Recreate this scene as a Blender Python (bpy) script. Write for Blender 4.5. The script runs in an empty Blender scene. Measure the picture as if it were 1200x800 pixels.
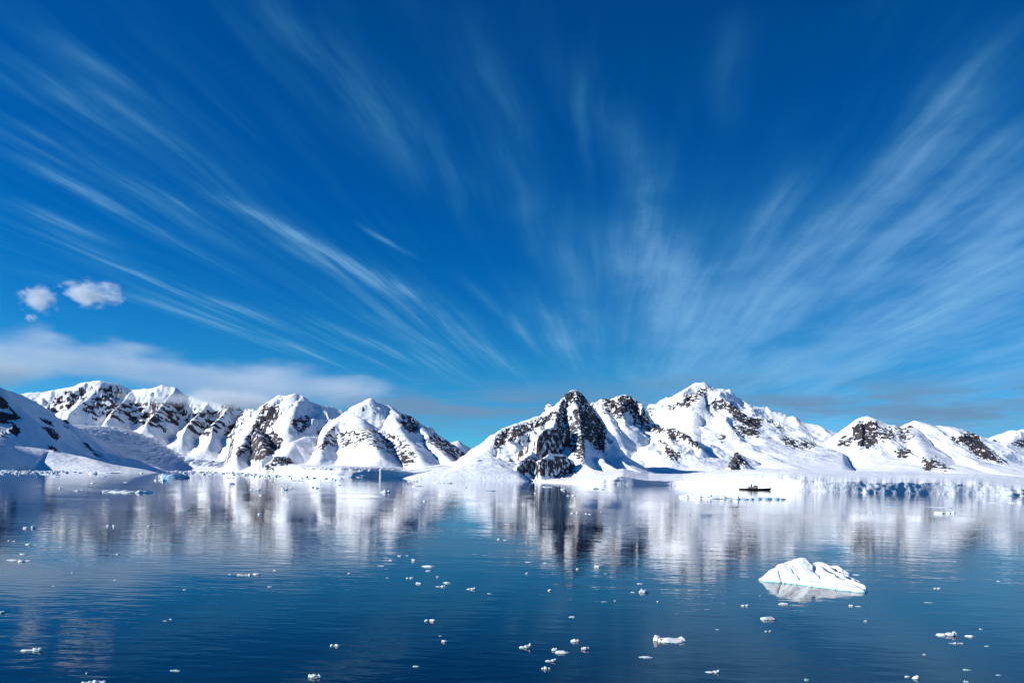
import bpy, math, random
import numpy as np
from mathutils import noise as mn

C = bpy.context.scene.collection
S = bpy.context.scene
F = 942.0            # focal length expressed in photo pixels
HZ = 556.5           # row of the true horizon in the middle of the photo
ROLL = math.atan2(30, 1200)   # the photographer held the camera a little crooked
def U(px, py):
    """photo pixel -> the same point in a level picture"""
    a, b = px-600, py-HZ; cr, sr = math.cos(ROLL), math.sin(ROLL)
    return 600+a*cr+b*sr, HZ-a*sr+b*cr
H = 20.0             # height of the ship's deck above the water

# ------------------------------------------------------------------ camera
cam = bpy.data.cameras.new('camera'); co = bpy.data.objects.new('camera', cam); C.objects.link(co)
cam.sensor_width = 36; cam.lens = 36*F/1200; cam.shift_y = (HZ-400)/1200
cam.clip_start = 0.5; cam.clip_end = 120000
co.location = (0, 0, H); co.rotation_euler = (math.radians(90), -ROLL, 0)
S.camera = co

# ------------------------------------------------------------------ light
SUN_AZ = math.radians(100)     # to the left of the view axis
SUN_EL = math.radians(27)
sd = (-math.sin(SUN_AZ)*math.cos(SUN_EL), math.cos(SUN_AZ)*math.cos(SUN_EL), math.sin(SUN_EL))
sl = bpy.data.lights.new('sun', 'SUN'); sl.energy = 5.0; sl.angle = math.radians(0.5); sl.color = (1.0, 0.965, 0.91)
so = bpy.data.objects.new('sun', sl); C.objects.link(so)
from mathutils import Vector
so.rotation_euler = Vector(sd).to_track_quat('Z', 'Y').to_euler()
so.location = (-300, 0, 300)
S.view_settings.view_transform = 'Standard'; S.view_settings.look = 'None'
S.view_settings.exposure = 0.34; S.view_settings.gamma = 1
S.view_settings.use_curve_mapping = False
S.cycles.volume_bounces = 3
S.cycles.volume_max_steps = 128
S.cycles.max_bounces = 8
S.cycles.diffuse_bounces = 1

# ------------------------------------------------------------------ node helper
class N:
    def __init__(s, nt): s.nt = nt
    def new(s, t, **k):
        n = s.nt.nodes.new(t)
        for a, b in k.items(): setattr(n, a, b)
        return n
    def put(s, sock, v):
        if isinstance(v, bpy.types.NodeSocket): s.nt.links.new(v, sock)
        else: sock.default_value = v
    def m(s, op, a, b=0.0, c=0.0, clamp=False):
        n = s.new('ShaderNodeMath', operation=op, use_clamp=clamp)
        for i, v in enumerate((a, b, c)): s.put(n.inputs[i], v)
        return n.outputs[0]
    def ss(s, v, a, b, lo=0.0, hi=1.0):
        n = s.new('ShaderNodeMapRange', interpolation_type='SMOOTHSTEP')
        s.put(n.inputs[0], v)
        for i, q in enumerate((a, b, lo, hi)): s.put(n.inputs[1+i], q)
        return n.outputs[0]
    def noise(s, vec, scale, detail=4, rough=.5, dist=0.0):
        n = s.new('ShaderNodeTexNoise')
        s.put(n.inputs['Vector'], vec); n.inputs['Scale'].default_value = scale
        n.inputs['Detail'].default_value = detail; n.inputs['Roughness'].default_value = rough
        n.inputs['Distortion'].default_value = dist
        return n.outputs['Fac']
    def comb(s, x, y, z=0.0):
        n = s.new('ShaderNodeCombineXYZ')
        for i, v in enumerate((x, y, z)): s.put(n.inputs[i], v)
        return n.outputs[0]
    def mix(s, f, a, b):
        n = s.new('ShaderNodeMix', data_type='RGBA')
        s.put(n.inputs[0], f); s.put(n.inputs[6], a); s.put(n.inputs[7], b)
        return n.outputs[2]
    def link(s, a, b): s.nt.links.new(a, b)

# ------------------------------------------------------------------ sky
W = bpy.data.worlds.new('World'); S.world = W; W.use_nodes = True
nt = W.node_tree; nt.nodes.clear(); n = N(nt)
out = n.new('ShaderNodeOutputWorld'); bg = n.new('ShaderNodeBackground'); n.link(bg.outputs[0], out.inputs[0])
bg.inputs[1].default_value = 0.070
sky = n.new('ShaderNodeTexSky', sky_type='NISHITA'); sky.sun_disc = False
sky.sun_elevation = SUN_EL; sky.sun_rotation = -SUN_AZ
sky.altitude = 0; sky.air_density = 0.85; sky.dust_density = 0.0; sky.ozone_density = 3.0
hs = n.new('ShaderNodeHueSaturation'); hs.inputs['Saturation'].default_value = 1.45; hs.inputs['Hue'].default_value = 0.498
n.link(sky.outputs[0], hs.inputs['Color'])
gm = n.new('ShaderNodeGamma'); gm.inputs[1].default_value = 1.12; n.link(hs.outputs[0], gm.inputs[0])
tint = n.new('ShaderNodeMix', data_type='RGBA', blend_type='MULTIPLY'); tint.inputs[0].default_value = 1
n.link(gm.outputs[0], tint.inputs[6]); tint.inputs[7].default_value = (.20, .735, .96, 1)

tc = n.new('ShaderNodeTexCoord'); sp = n.new('ShaderNodeSeparateXYZ'); n.link(tc.outputs['Generated'], sp.inputs[0])
dx, dy, dz = sp.outputs[0], sp.outputs[1], sp.outputs[2]
glow = n.ss(dz, .14, 0.0)
t2 = n.new('ShaderNodeMix', data_type='RGBA', blend_type='MULTIPLY'); t2.inputs[0].default_value = 1
n.link(tint.outputs[2], t2.inputs[6]); n.link(n.mix(glow, (1, 1.05, 1, 1), (1, 1.0, 1.32, 1)), t2.inputs[7]); skyblue = t2.outputs[2]
zz = n.m('MAXIMUM', dz, 0.004)
PX = n.m('DIVIDE', dx, zz); PY = n.m('DIVIDE', dy, zz)     # point on a flat sheet of cloud overhead
VA = math.atan2(115, F); vx, vy = math.sin(VA), math.cos(VA)  # wind direction of the streaks
u = n.m('ADD', n.m('MULTIPLY', PX, vx), n.m('MULTIPLY', PY, vy))
c = n.m('SUBTRACT', n.m('MULTIPLY', PX, vy), n.m('MULTIPLY', PY, vx))
w = n.m('DIVIDE', 1.0, n.m('MAXIMUM', u, 0.3))
lu = n.m('LOGARITHM', n.m('MAXIMUM', u, 0.3), 2.0)
# gentle warps, so streaks waver and fray
wn = n.noise(n.comb(n.m('MULTIPLY', lu, 1.6), n.m('MULTIPLY', c, 0.9)), 1.0, 3)
wn2 = n.noise(n.comb(n.m('MULTIPLY', lu, 5.0), n.m('MULTIPLY', c, 4.0), 3.3), 1.0, 4, .6)
cw = n.m('ADD', c, n.m('ADD', n.m('MULTIPLY', n.m('SUBTRACT', wn, .5), .13), n.m('MULTIPLY', n.m('SUBTRACT', wn2, .5), .035)))
fib = n.noise(n.comb(n.m('MULTIPLY', lu, 1.8), n.m('MULTIPLY', cw, 13.0), 1.7), 1.0, 5, .50)
fib2 = n.noise(n.comb(n.m('MULTIPLY', lu, 3.4), n.m('MULTIPLY', cw, 3.0), 8.1), 1.0, 6, .62)
clump = n.noise(n.comb(n.m('MULTIPLY', lu, 1.1), n.m('MULTIPLY', cw, 1.0), 5.1), 1.0, 4, .5)
def plan(px, py):
    px, py = U(px, py); d = max((HZ-py)/F, .01); X = (px-600)/F/d; Y = 1/d
    return X*vx+Y*vy, X*vy-Y*vx
def streak(p0, p1, wid, amp):
    (u0, c0), (u1, c1) = plan(*p0), plan(*p1)
    w0, w1 = 1/u0, 1/u1
    B = (c0-c1)/(w0-w1) if abs(w0-w1) > 1e-4 else 0; A = c0-B*w0
    um, _ = plan((p0[0]+p1[0])/2, (p0[1]+p1[1])/2)
    L = math.hypot(p0[0]-p1[0], p0[1]-p1[1]); ca = abs(p0[1]-p1[1])/L
    sg = wid/F*um/max(ca, .3)*.62
    q = n.m('DIVIDE', n.m('SUBTRACT', cw, n.m('MULTIPLY_ADD', w, B, A)), sg)
    g = n.m('EXPONENT', n.m('MULTIPLY', n.m('MULTIPLY', q, q), -1.0))
    lo, hi = min(w0, w1), max(w0, w1); e = (hi-lo)*.35+.008
    win = n.m('MULTIPLY', n.ss(w, lo-e*.6, lo+e), n.ss(w, hi+e*.6, hi-e))
    return n.m('MULTIPLY', n.m('MULTIPLY', g, win), amp)
ST = [((0,178),(150,252),13,.48), ((120,238),(300,332),12,.42), ((0,232),(150,290),14,.30), ((165,208),(255,262),14,.24),
      ((265,232),(390,300),13,.34), ((345,285),(535,378),24,.46), ((425,264),(482,298),5,.38), ((0,310),(200,362),10,.28),
      ((170,345),(430,442),16,.40), ((130,310),(480,442),8,.36), ((60,40),(210,135),26,.18), ((0,68),(270,212),40,.28),
      ((0,140),(300,300),32,.28), ((310,0),(480,205),44,.24), ((420,60),(560,260),40,.14), ((200,190),(420,330),30,.20), ((580,40),(640,300),44,.14), ((30,260),(330,400),18,.26), ((300,360),(560,450),18,.30), ((640,250),(700,430),30,.18), ((550,332),(640,420),12,.34), ((615,335),(680,440),30,.28),
      ((490,365),(625,455),28,.32), ((690,80),(686,205),14,.16), ((728,130),(765,300),42,.36), ((765,280),(810,430),52,.32), ((690,250),(770,400),50,.20),
      ((870,20),(850,150),34,.13), ((940,185),(860,330),26,.26), ((1168,40),(1000,262),46,.42), ((1020,235),(860,410),55,.32),
      ((1210,120),(1010,330),44,.34), ((1250,170),(1050,380),60,.34), ((1240,260),(1000,430),60,.26), ((560,150),(600,300),60,.05), ((380,330),(560,440),30,.26)]
acc = None
for s_ in ST:
    v = streak(*s_); acc = v if acc is None else n.m('ADD', acc, v)
fibm = n.m('ADD', n.ss(fib, .30, .70, .30, 1.3), n.ss(fib2, .3, .75, -.25, .30))
az = n.m('ARCTAN2', dx, dy)
right = n.ss(az, -.14, .06)
soft = n.m('ADD', n.ss(fib, .25, .75, .55, 1.15), n.ss(fib2, .3, .7, -.25, .25))
fibm = n.m('ADD', n.m('MULTIPLY', fibm, n.m('SUBTRACT', 1.0, right)), n.m('MULTIPLY', soft, right))
cir = n.m('MULTIPLY', n.m('MULTIPLY', acc, fibm), .80)
az = n.m('ARCTAN2', dx, dy)
# diffuse veil low on the right side of the sky
veil = n.m('MULTIPLY', n.m('MULTIPLY', n.ss(az, -.05, .30), n.ss(dz, .40, .10)), n.m('ADD', n.ss(clump, .2, .8, .22, .60), n.ss(fib2, .3, .8, -.10, .14)))
veil = n.m('MULTIPLY', veil, n.ss(dz, .015, .07, .55, 1.0))
all_over = n.m('MULTIPLY', n.m('MULTIPLY', n.ss(fib, .40, .80, 0, .09), n.ss(clump, .35, .65)), n.ss(dz, .65, .2, .5, 1.0))
cov = n.m('ADD', n.m('ADD', cir, veil), all_over, clamp=True)
cov = n.m('MULTIPLY', cov, n.ss(dz, 0.0, .05))
cc = n.mix(n.ss(cov, 0.05, .45), (0.9, 4.6, 7.0, 1), (2.5, 5.8, 9.0, 1))
skyc = n.mix(n.m('MINIMUM', cov, .8), skyblue, cc)
# low grey layers near the horizon
bn = n.noise(n.comb(n.m('MULTIPLY', az, 7.0), n.m('MULTIPLY', dz, 42.0), 2.2), 1.0, 5, .55)
def band(zc, zh, a0, a1, amp, e=.10):
    g = n.m('DIVIDE', n.m('SUBTRACT', dz, zc), zh)
    g = n.m('EXPONENT', n.m('MULTIPLY', n.m('MULTIPLY', g, g), -1.0))
    wdw = n.m('MULTIPLY', n.ss(az, a0-e, a0+e), n.ss(az, a1+e, a1-e))
    return n.m('MULTIPLY', n.m('MULTIPLY', g, wdw), n.m('MULTIPLY', n.ss(bn, .32, .62), amp))
b1 = band(.086, .022, -.22, .16, .85)
b2 = band(.090, .026, .26, .95, 1.0)
b3 = band(.118, .012, .10, .26, .45)
b4 = band(.060, .030, -1.6, 1.6, .30)
lowc = n.m('ADD', n.m('ADD', b1, b2), n.m('ADD', b3, b4), clamp=True)
skyc = n.mix(lowc, skyc, (1.7, 3.4, 5.6, 1))
n.link(skyc, bg.inputs[0])

# ------------------------------------------------------------------ tagging
def tag(o, label=None, cat=None, group=None, kind=None):
    if label: o['label'] = label
    if cat: o['category'] = cat
    if group: o['group'] = group
    if kind: o['kind'] = kind
    return o
def link_mesh(name, verts, faces, mat, parent=None, smooth=True):
    me = bpy.data.meshes.new(name); me.from_pydata(verts, [], faces); me.update()
    if smooth: me.polygons.foreach_set('use_smooth', [True]*len(me.polygons))
    me.materials.append(mat)
    o = bpy.data.objects.new(name, me); C.objects.link(o)
    if parent: o.parent = parent
    return o

# ------------------------------------------------------------------ materials
def mat(name):
    m = bpy.data.materials.new(name); m.use_nodes = True; m.node_tree.nodes.clear(); n = N(m.node_tree)
    o = n.new('ShaderNodeOutputMaterial'); p = n.new('ShaderNodeBsdfPrincipled'); n.link(p.outputs[0], o.inputs[0])
    return m, n, p, o
def bump(n, p, h, strength, dist, prev=None):
    b = n.new('ShaderNodeBump'); b.inputs['Strength'].default_value = strength; b.inputs['Distance'].default_value = dist
    n.link(h, b.inputs['Height'])
    if prev is not None: n.link(prev, b.inputs['Normal'])
    if p is not None: n.link(b.outputs[0], p.inputs['Normal'])
    return b.outputs[0]
def pos(n):
    return n.new('ShaderNodeNewGeometry').outputs['Position']

def mountain_material(name, fine):
    m, n, p, o = mat(name)
    P = pos(n)
    at = n.new('ShaderNodeAttribute', attribute_name='rock').outputs['Fac']
    f1 = n.noise(P, .16*fine, 6, .65); f2 = n.noise(P, .05*fine, 5, .6)
    k = n.m('ADD', at, n.m('ADD', n.m('MULTIPLY', n.m('SUBTRACT', f1, .5), .9), n.m('MULTIPLY', n.m('SUBTRACT', f2, .5), .5)))
    k = n.ss(k, .44, .54)
    rc = n.mix(n.ss(f2, .3, .7), (.036, .033, .042, 1), (.110, .094, .098, 1))
    rc = n.mix(n.ss(n.noise(P, .5*fine, 4, .6), .35, .75), rc, (.060, .055, .062, 1))
    sc = n.mix(n.ss(n.noise(P, .02*fine, 4, .6), .3, .7), (.78, .84, .90, 1), (.89, .91, .93, 1))
    n.link(n.mix(k, sc, rc), p.inputs['Base Color'])
    p.inputs['Roughness'].default_value = .75
    p.inputs['Specular IOR Level'].default_value = .25
    h = n.m('ADD', n.m('MULTIPLY', n.noise(P, .22*fine, 7, .6), n.m('MULTIPLY_ADD', k, 1.1, .16)), n.m('MULTIPLY', n.noise(P, .035*fine, 5, .6), .45))
    bump(n, p, h, 1.0, 5.0/fine)
    return m
MNEAR = mountain_material('snowy_rock', .34)
MFAR = mountain_material('far_snowy_rock', .26)

def coast_material():
    m, n, p, o = mat('glacier_ice')
    P = pos(n)
    g = n.new('ShaderNodeNewGeometry'); s = n.new('ShaderNodeSeparateXYZ'); n.link(g.outputs['True Normal'], s.inputs[0])
    steep = n.ss(s.outputs[2], .75, .25)
    at = n.new('ShaderNodeAttribute', attribute_name='blue').outputs['Fac']
    bl = n.ss(n.noise(P, .04, 5, .6), .40, .62)
    sc = n.mix(n.ss(n.noise(P, .012, 5, .6), .3, .7), (.76, .81, .87, 1), (.87, .89, .92, 1))
    ic = n.mix(bl, (.84, .90, .93, 1), (.50, .70, .81, 1))
    n.link(n.mix(n.m('MULTIPLY', steep, at), sc, ic), p.inputs['Base Color'])
    p.inputs['Roughness'].default_value = .6; p.inputs['Specular IOR Level'].default_value = .3
    h = n.m('ADD', n.noise(P, .12, 6, .65), n.m('MULTIPLY', n.noise(P, .017, 5, .6), .9))
    bump(n, p, n.m('MULTIPLY', h, n.m('MULTIPLY_ADD', steep, .8, .22)), 1.0, 7.5)
    return m
MCOAST = coast_material()

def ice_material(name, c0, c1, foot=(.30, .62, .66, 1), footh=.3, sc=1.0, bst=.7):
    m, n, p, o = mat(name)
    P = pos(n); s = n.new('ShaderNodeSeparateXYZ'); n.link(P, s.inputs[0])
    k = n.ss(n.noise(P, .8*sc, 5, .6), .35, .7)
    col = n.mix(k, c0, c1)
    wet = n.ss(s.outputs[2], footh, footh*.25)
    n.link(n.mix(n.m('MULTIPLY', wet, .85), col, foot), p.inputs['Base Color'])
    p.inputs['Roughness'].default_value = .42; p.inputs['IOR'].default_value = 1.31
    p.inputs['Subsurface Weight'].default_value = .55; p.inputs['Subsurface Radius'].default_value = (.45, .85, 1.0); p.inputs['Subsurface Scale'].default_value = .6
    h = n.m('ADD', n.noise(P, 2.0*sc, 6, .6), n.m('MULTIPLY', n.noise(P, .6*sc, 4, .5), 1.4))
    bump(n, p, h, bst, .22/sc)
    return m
ICE = ice_material('floating_ice', (.88, .92, .94, 1), (.74, .86, .91, 1), footh=.10, bst=.4)
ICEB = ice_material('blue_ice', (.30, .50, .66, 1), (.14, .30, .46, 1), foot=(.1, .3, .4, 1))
ICEG = ice_material('grey_green_ice', (.42, .56, .60, 1), (.24, .38, .42, 1), footh=.1)
BERG = ice_material('iceberg_ice', (.90, .93, .95, 1), (.74, .86, .91, 1), foot=(.22, .58, .56, 1), footh=.30, sc=.7, bst=.28)

def water_material():
    m, n, p, o = mat('sea_water')
    P = pos(n); s = n.new('ShaderNodeSeparateXYZ'); n.link(P, s.inputs[0])
    p.inputs['Base Color'].default_value = (.0001, .001, .009, 1)
    p.inputs['IOR'].default_value = 1.30
    p.inputs['Roughness'].default_value = .02
    v1 = n.comb(n.m('MULTIPLY', s.outputs[0], .22), n.m('MULTIPLY', s.outputs[1], .55))
    v2 = n.comb(n.m('MULTIPLY', s.outputs[0], .05), n.m('MULTIPLY', s.outputs[1], .11), 4.0)
    v3 = n.comb(n.m('MULTIPLY', s.outputs[0], .9), n.m('MULTIPLY', s.outputs[1], 1.7), 9.0)
    patch = n.noise(n.comb(n.m('MULTIPLY', s.outputs[0], .006), n.m('MULTIPLY', s.outputs[1], .012), 2.0), 1.0, 3)
    amp = n.ss(patch, .32, .68, .45, 1.3)
    h = n.m('ADD', n.m('MULTIPLY', n.noise(v1, 1.0, 2, .45, .3), .036), n.m('ADD', n.m('MULTIPLY', n.noise(v2, 1.0, 2), .08), n.m('MULTIPLY', n.noise(v3, 1.0, 3), .005)))
    bump(n, p, n.m('MULTIPLY', h, amp), 1.0, 1.0)
    return m
WATER = water_material()

# ------------------------------------------------------------------ water sheet
link_mesh('water', [(-60000, -3000, 0), (60000, -3000, 0), (60000, 60000, 0), (-60000, 60000, 0)], [(0, 1, 2, 3)], WATER, smooth=False)
tag(bpy.data.objects['water'], 'dark blue rippled sea reflecting the snowy mountains', 'sea', kind='structure')

# ------------------------------------------------------------------ numpy noise
def _h(ix, iy, seed):
    a = (ix.astype(np.int64)*374761393 + iy.astype(np.int64)*668265263 + seed*2147483647) & 0xffffffff
    a = ((a ^ (a >> 13))*1274126177) & 0xffffffff
    return (a ^ (a >> 16)) & 0xffffffff
def perlin(x, y, seed=0):
    x0 = np.floor(x); y0 = np.floor(y); fx = x-x0; fy = y-y0
    def g(ix, iy, ax, ay):
        t = _h(ix, iy, seed)/4294967296.0*2*np.pi
        return np.cos(t)*ax+np.sin(t)*ay
    sx = fx*fx*fx*(fx*(fx*6-15)+10); sy = fy*fy*fy*(fy*(fy*6-15)+10)
    a = g(x0, y0, fx, fy); b = g(x0+1, y0, fx-1, fy); c_ = g(x0, y0+1, fx, fy-1); d = g(x0+1, y0+1, fx-1, fy-1)
    return ((a+(b-a)*sx)*(1-sy)+(c_+(d-c_)*sx)*sy)*1.5
def fbm(x, y, oct=5, seed=0, gain=.5):
    v = 0; a = 1
    for i in range(oct): v = v+a*perlin(x*2**i, y*2**i, seed+i*17); a *= gain
    return v
def ridged(x, y, oct=5, seed=0, gain=.5):
    v = 0; a = 1; wgt = 1
    for i in range(oct):
        r = (1-np.abs(perlin(x*2**i, y*2**i, seed+i*31)))**2
        v = v+a*r*wgt; wgt = np.clip(r*1.3, 0, 1); a *= gain
    return v
def inpoly(px, py, poly):
    r = np.zeros(px.shape, bool); k = len(poly)
    for i in range(k):
        x1, y1 = poly[i]; x2, y2 = poly[(i+1) % k]
        if y1 == y2: continue
        cnd = ((y1 > py) != (y2 > py)) & (px < (x2-x1)*(py-y1)/(y2-y1)+x1)
        r ^= cnd
    return r

# ------------------------------------------------------------------ coast: shore line, ice cliff, snow plateau
SX = [-500, 0, 60, 110, 160, 200, 280, 310, 340, 400, 450, 500, 560, 600, 650, 700, 740, 800, 860, 920, 1000, 1100, 1200, 1700]
SY = [552, 551.3, 550.9, 550.3, 549.9, 550.2, 552.5, 555.5, 557, 559, 560, 561, 562, 563, 565, 567, 568, 569, 572, 575, 577, 579, 581.5, 592]
CX = [-500, 0, 60, 110, 200, 280, 310, 350, 400, 450, 500, 560, 600, 670, 700, 730, 760, 800, 840, 880, 930, 1000, 1060, 1140, 1180, 1200, 1700]
CH = [10, 9, 7, 3, 2.5, 4, 8, 13, 13, 13, 8, 4, 2.2, 2.5, 6, 10, 5, 6, 9, 11, 11.5, 10.5, 10.5, 9.5, 8, 7, 8]     # cliff height, metres
GX = [-500, 60, 130, 200, 250, 290, 340, 480, 560, 620, 700, 800, 1700]
GR = [.25, .28, .32, .28, .14, .04, .03, .02, .015, .02, .04, .03, .03]
GC = [250, 250, 240, 190, 110, 55, 35, 14, 12, 16, 24, 25, 25]
_u = sorted(U(a, b) for a, b in zip(SX, SY)); SX = [q[0] for q in _u]; SY = [q[1] for q in _u]
_g = np.arange(-700, 1900, 4.0); _y = np.interp(_g, SX, SY); _k = np.exp(-(np.arange(-60, 61, 4.0)/22)**2); _k /= _k.sum()
_y = np.convolve(np.pad(_y, 15, mode='edge'), _k, 'valid'); SX = _g; SY = _y
KX = [-500, 0, 60, 110, 160, 200, 280, 310, 400, 450, 500, 560, 700, 800, 920, 1000, 1100, 1200, 1700]
KV = [.9, .9, 1.0, 1.25, 1.6, 2.0, 2.35, 2.15, 2.2, 2.4, 2.6, 3.0, 3.1, 3.4, 3.2, 3.3, 3.6, 3.85, 3.9]
def kf(px): return np.interp(px, KX, KV)     # how the shore recedes along the bay
def shoreY(px): return H*F/(np.interp(px, SX, SY)-HZ)
LX = [-500, 60, 130, 280, 320, 1700]; LG = [0, 0, 110, 110, 0, 0]
def plateau(px, Y):
    o = np.maximum(Y-shoreY(px), 0); K_ = kf(px); lag = K_*np.interp(px, LX, LG)
    o = np.maximum(o-lag, 0)+.06*np.minimum(o, lag)
    cap = K_*np.interp(px, GX, GC)
    return K_*np.interp(px, CX, CH)+cap*(1-np.exp(-np.interp(px, GX, GR)*o/cap))
def base_at(X, Y):
    px = 600+F*X/Y
    b = plateau(px, Y); o = Y-shoreY(px)
    return np.where(o < 0, -6, b)

def grid_object(name, X, Y, Z, mt, attrs, keep=None):
    R, K = X.shape
    co_ = np.stack([X, Y, Z], -1).reshape(-1, 3)
    i = np.arange((R-1)*K).reshape(R-1, K)[:, :-1]
    q = np.stack([i, i+1, i+1+K, i+K], -1).reshape(-1, 4)
    if keep is not None:
        kf = keep.reshape(-1); q = q[kf[q].any(1)]
        used = np.unique(q); mp = np.zeros(co_.shape[0], np.int64)-1; mp[used] = np.arange(len(used))
        co_ = co_[used]; q = mp[q]; attrs = {a: b.reshape(-1)[used] for a, b in attrs.items()}
    me = bpy.data.meshes.new(name)
    me.vertices.add(len(co_)); me.vertices.foreach_set('co', co_.astype(np.float32).ravel())
    me.loops.add(q.size); me.loops.foreach_set('vertex_index', q.astype(np.int32).ravel())
    me.polygons.add(len(q)); me.polygons.foreach_set('loop_start', np.arange(0, q.size, 4, dtype=np.int32))
    me.polygons.foreach_set('use_smooth', np.ones(len(q), bool))
    me.update(calc_edges=True); me.validate()
    for a, b in attrs.items():
        at = me.attributes.new(a, 'FLOAT', 'POINT'); at.data.foreach_set('value', b.astype(np.float32).ravel())
    me.materials.append(mt)
    o = bpy.data.objects.new(name, me); C.objects.link(o)
    return o

def coast(name, p0, p1, step, label, cliff_seed):
    px = np.arange(p0, p1+step, step)
    sy = shoreY(px)
    rows = []      # (fraction of cliff height, offset)
    zt = [-.3, -.1, .08, .2, .33, .46, .58, .7, .8, .88, .94, 1.0]
    K = len(px); Xs, Ys, Zs, Bs = [], [], [], []
    KS = kf(px); hc = .70*np.interp(px, CX, CH)
    ux = (px-600)/F*700
    # blocky seracs: broken at metre scales along the front
    s1 = fbm(ux/28.+.37, 0*px+.41, 3, cliff_seed, .5); s2 = fbm(ux/9., sy*0+.3, 3, cliff_seed+5, .5)
    cel = lambda wd, sd: _h(np.floor(ux/wd+1.3*fbm(ux/(wd*3), ux*0+sd, 2, sd)), ux*0, sd)/4294967296.0-.5
    topn = 1+.10*s2+.12*s1+np.convolve(np.pad(.16*cel(17., 3), 3, mode='edge'), np.ones(7)/7, 'valid')
    for j, f in enumerate(zt):
        nn = fbm(ux/6.+f*1.6, np.full(K, f*2.2), 2, cliff_seed+9, .45)+.3*ridged(ux/14.-f*1.1, np.full(K, f*1.4), 2, cliff_seed+31)-.3
        brkn = np.clip(.3+2.0*fbm(ux/60., sy*0+3, 2, cliff_seed+2), .3, 1); cell = lambda wd, sd, lv: _h(np.floor(ux/wd+1.3*fbm(ux/(wd*3), ux*0+sd, 2, sd)+lv), ux*0+lv*7, sd)/4294967296.0-.5
        blk = cell(17., 3, 0)*7+cell(7., 5, math.floor(f*1.7))*4.5+cell(3.6, 9, math.floor(f*3.3))*2.2
        for _ in range(2): blk = np.convolve(np.pad(blk, 1, mode='edge'), [.25, .5, .25], 'valid')
        off = 9+2.0*s1+brkn*(.4*s2+1.5*nn)+f*hc*.75
        off = np.convolve(np.pad(off, 2, mode='edge'), [.1, .2, .4, .2, .1], 'valid')
        z = (np.maximum(f*hc*topn, f*hc*.3) if f > 0 else f*hc)*KS; off = off*KS
        Y = sy+off; Xs.append((px-600)/F*Y); Ys.append(Y); Zs.append(z+np.zeros(K)); Bs.append(.25+.75*brkn)
    last = Ys[-1]
    nrow = 260
    for j in range(1, nrow+1):
        t = j/nrow; o = 3*j*.5 + 3300*t**3.0
        Y = last+o*KS
        X = (px-600)/F*Y
        z = plateau(px, Y)
        fade = np.exp(-o/22.)
        z = z*(1-fade)+np.maximum(Zs[11], 1)*fade
        Xn, Yn = X/KS, Y/KS
        far = np.clip(o/80, 0, 1)
        z = z+KS*far*(1.1*fbm(Xn/60, Yn/40, 4, 3)+.35*fbm(Xn/14, Yn/8, 3, 8))
        # crevassed glacier tongue in the left valley
        cv = np.clip((px-60)/60, 0, 1)*np.clip((300-px)/40, 0, 1)*np.clip((o-130)/60, 0, 1)
        z = z+KS*cv*(6*(ridged(Xn/55, Yn/38, 4, 44)-.9)-2)
        # crevasses and hummocks on the shore ice
        nr = np.exp(-o/60.)*np.clip(1.3-np.abs(px-420)/180, 0, 1)
        z = z+KS*nr*3.0*(ridged(Xn/18, Yn/14, 4, 71)-.9)
        Xs.append(X); Ys.append(Y); Zs.append(z); Bs.append(np.exp(-o/30.)+cv)
    X, Y, Z, B = map(np.array, (Xs, Ys, Zs, Bs))
    o = grid_object(name, X, Y, Z, MCOAST, {'blue': np.clip(B, 0, 1)})
    tag(o, label, 'glacier', kind='structure')
coast('glacier', -300, 308, 1.0, 'glacier and shore snow below the left mountains', 37)
coast('snow_field', 308, 735, .6, 'low snowy shore with broken ice edge in the middle', 37)
coast('glacier', 735, 1500, .6, 'grey white snow plateau ending in a broken ice cliff on the right', 37)

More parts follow.
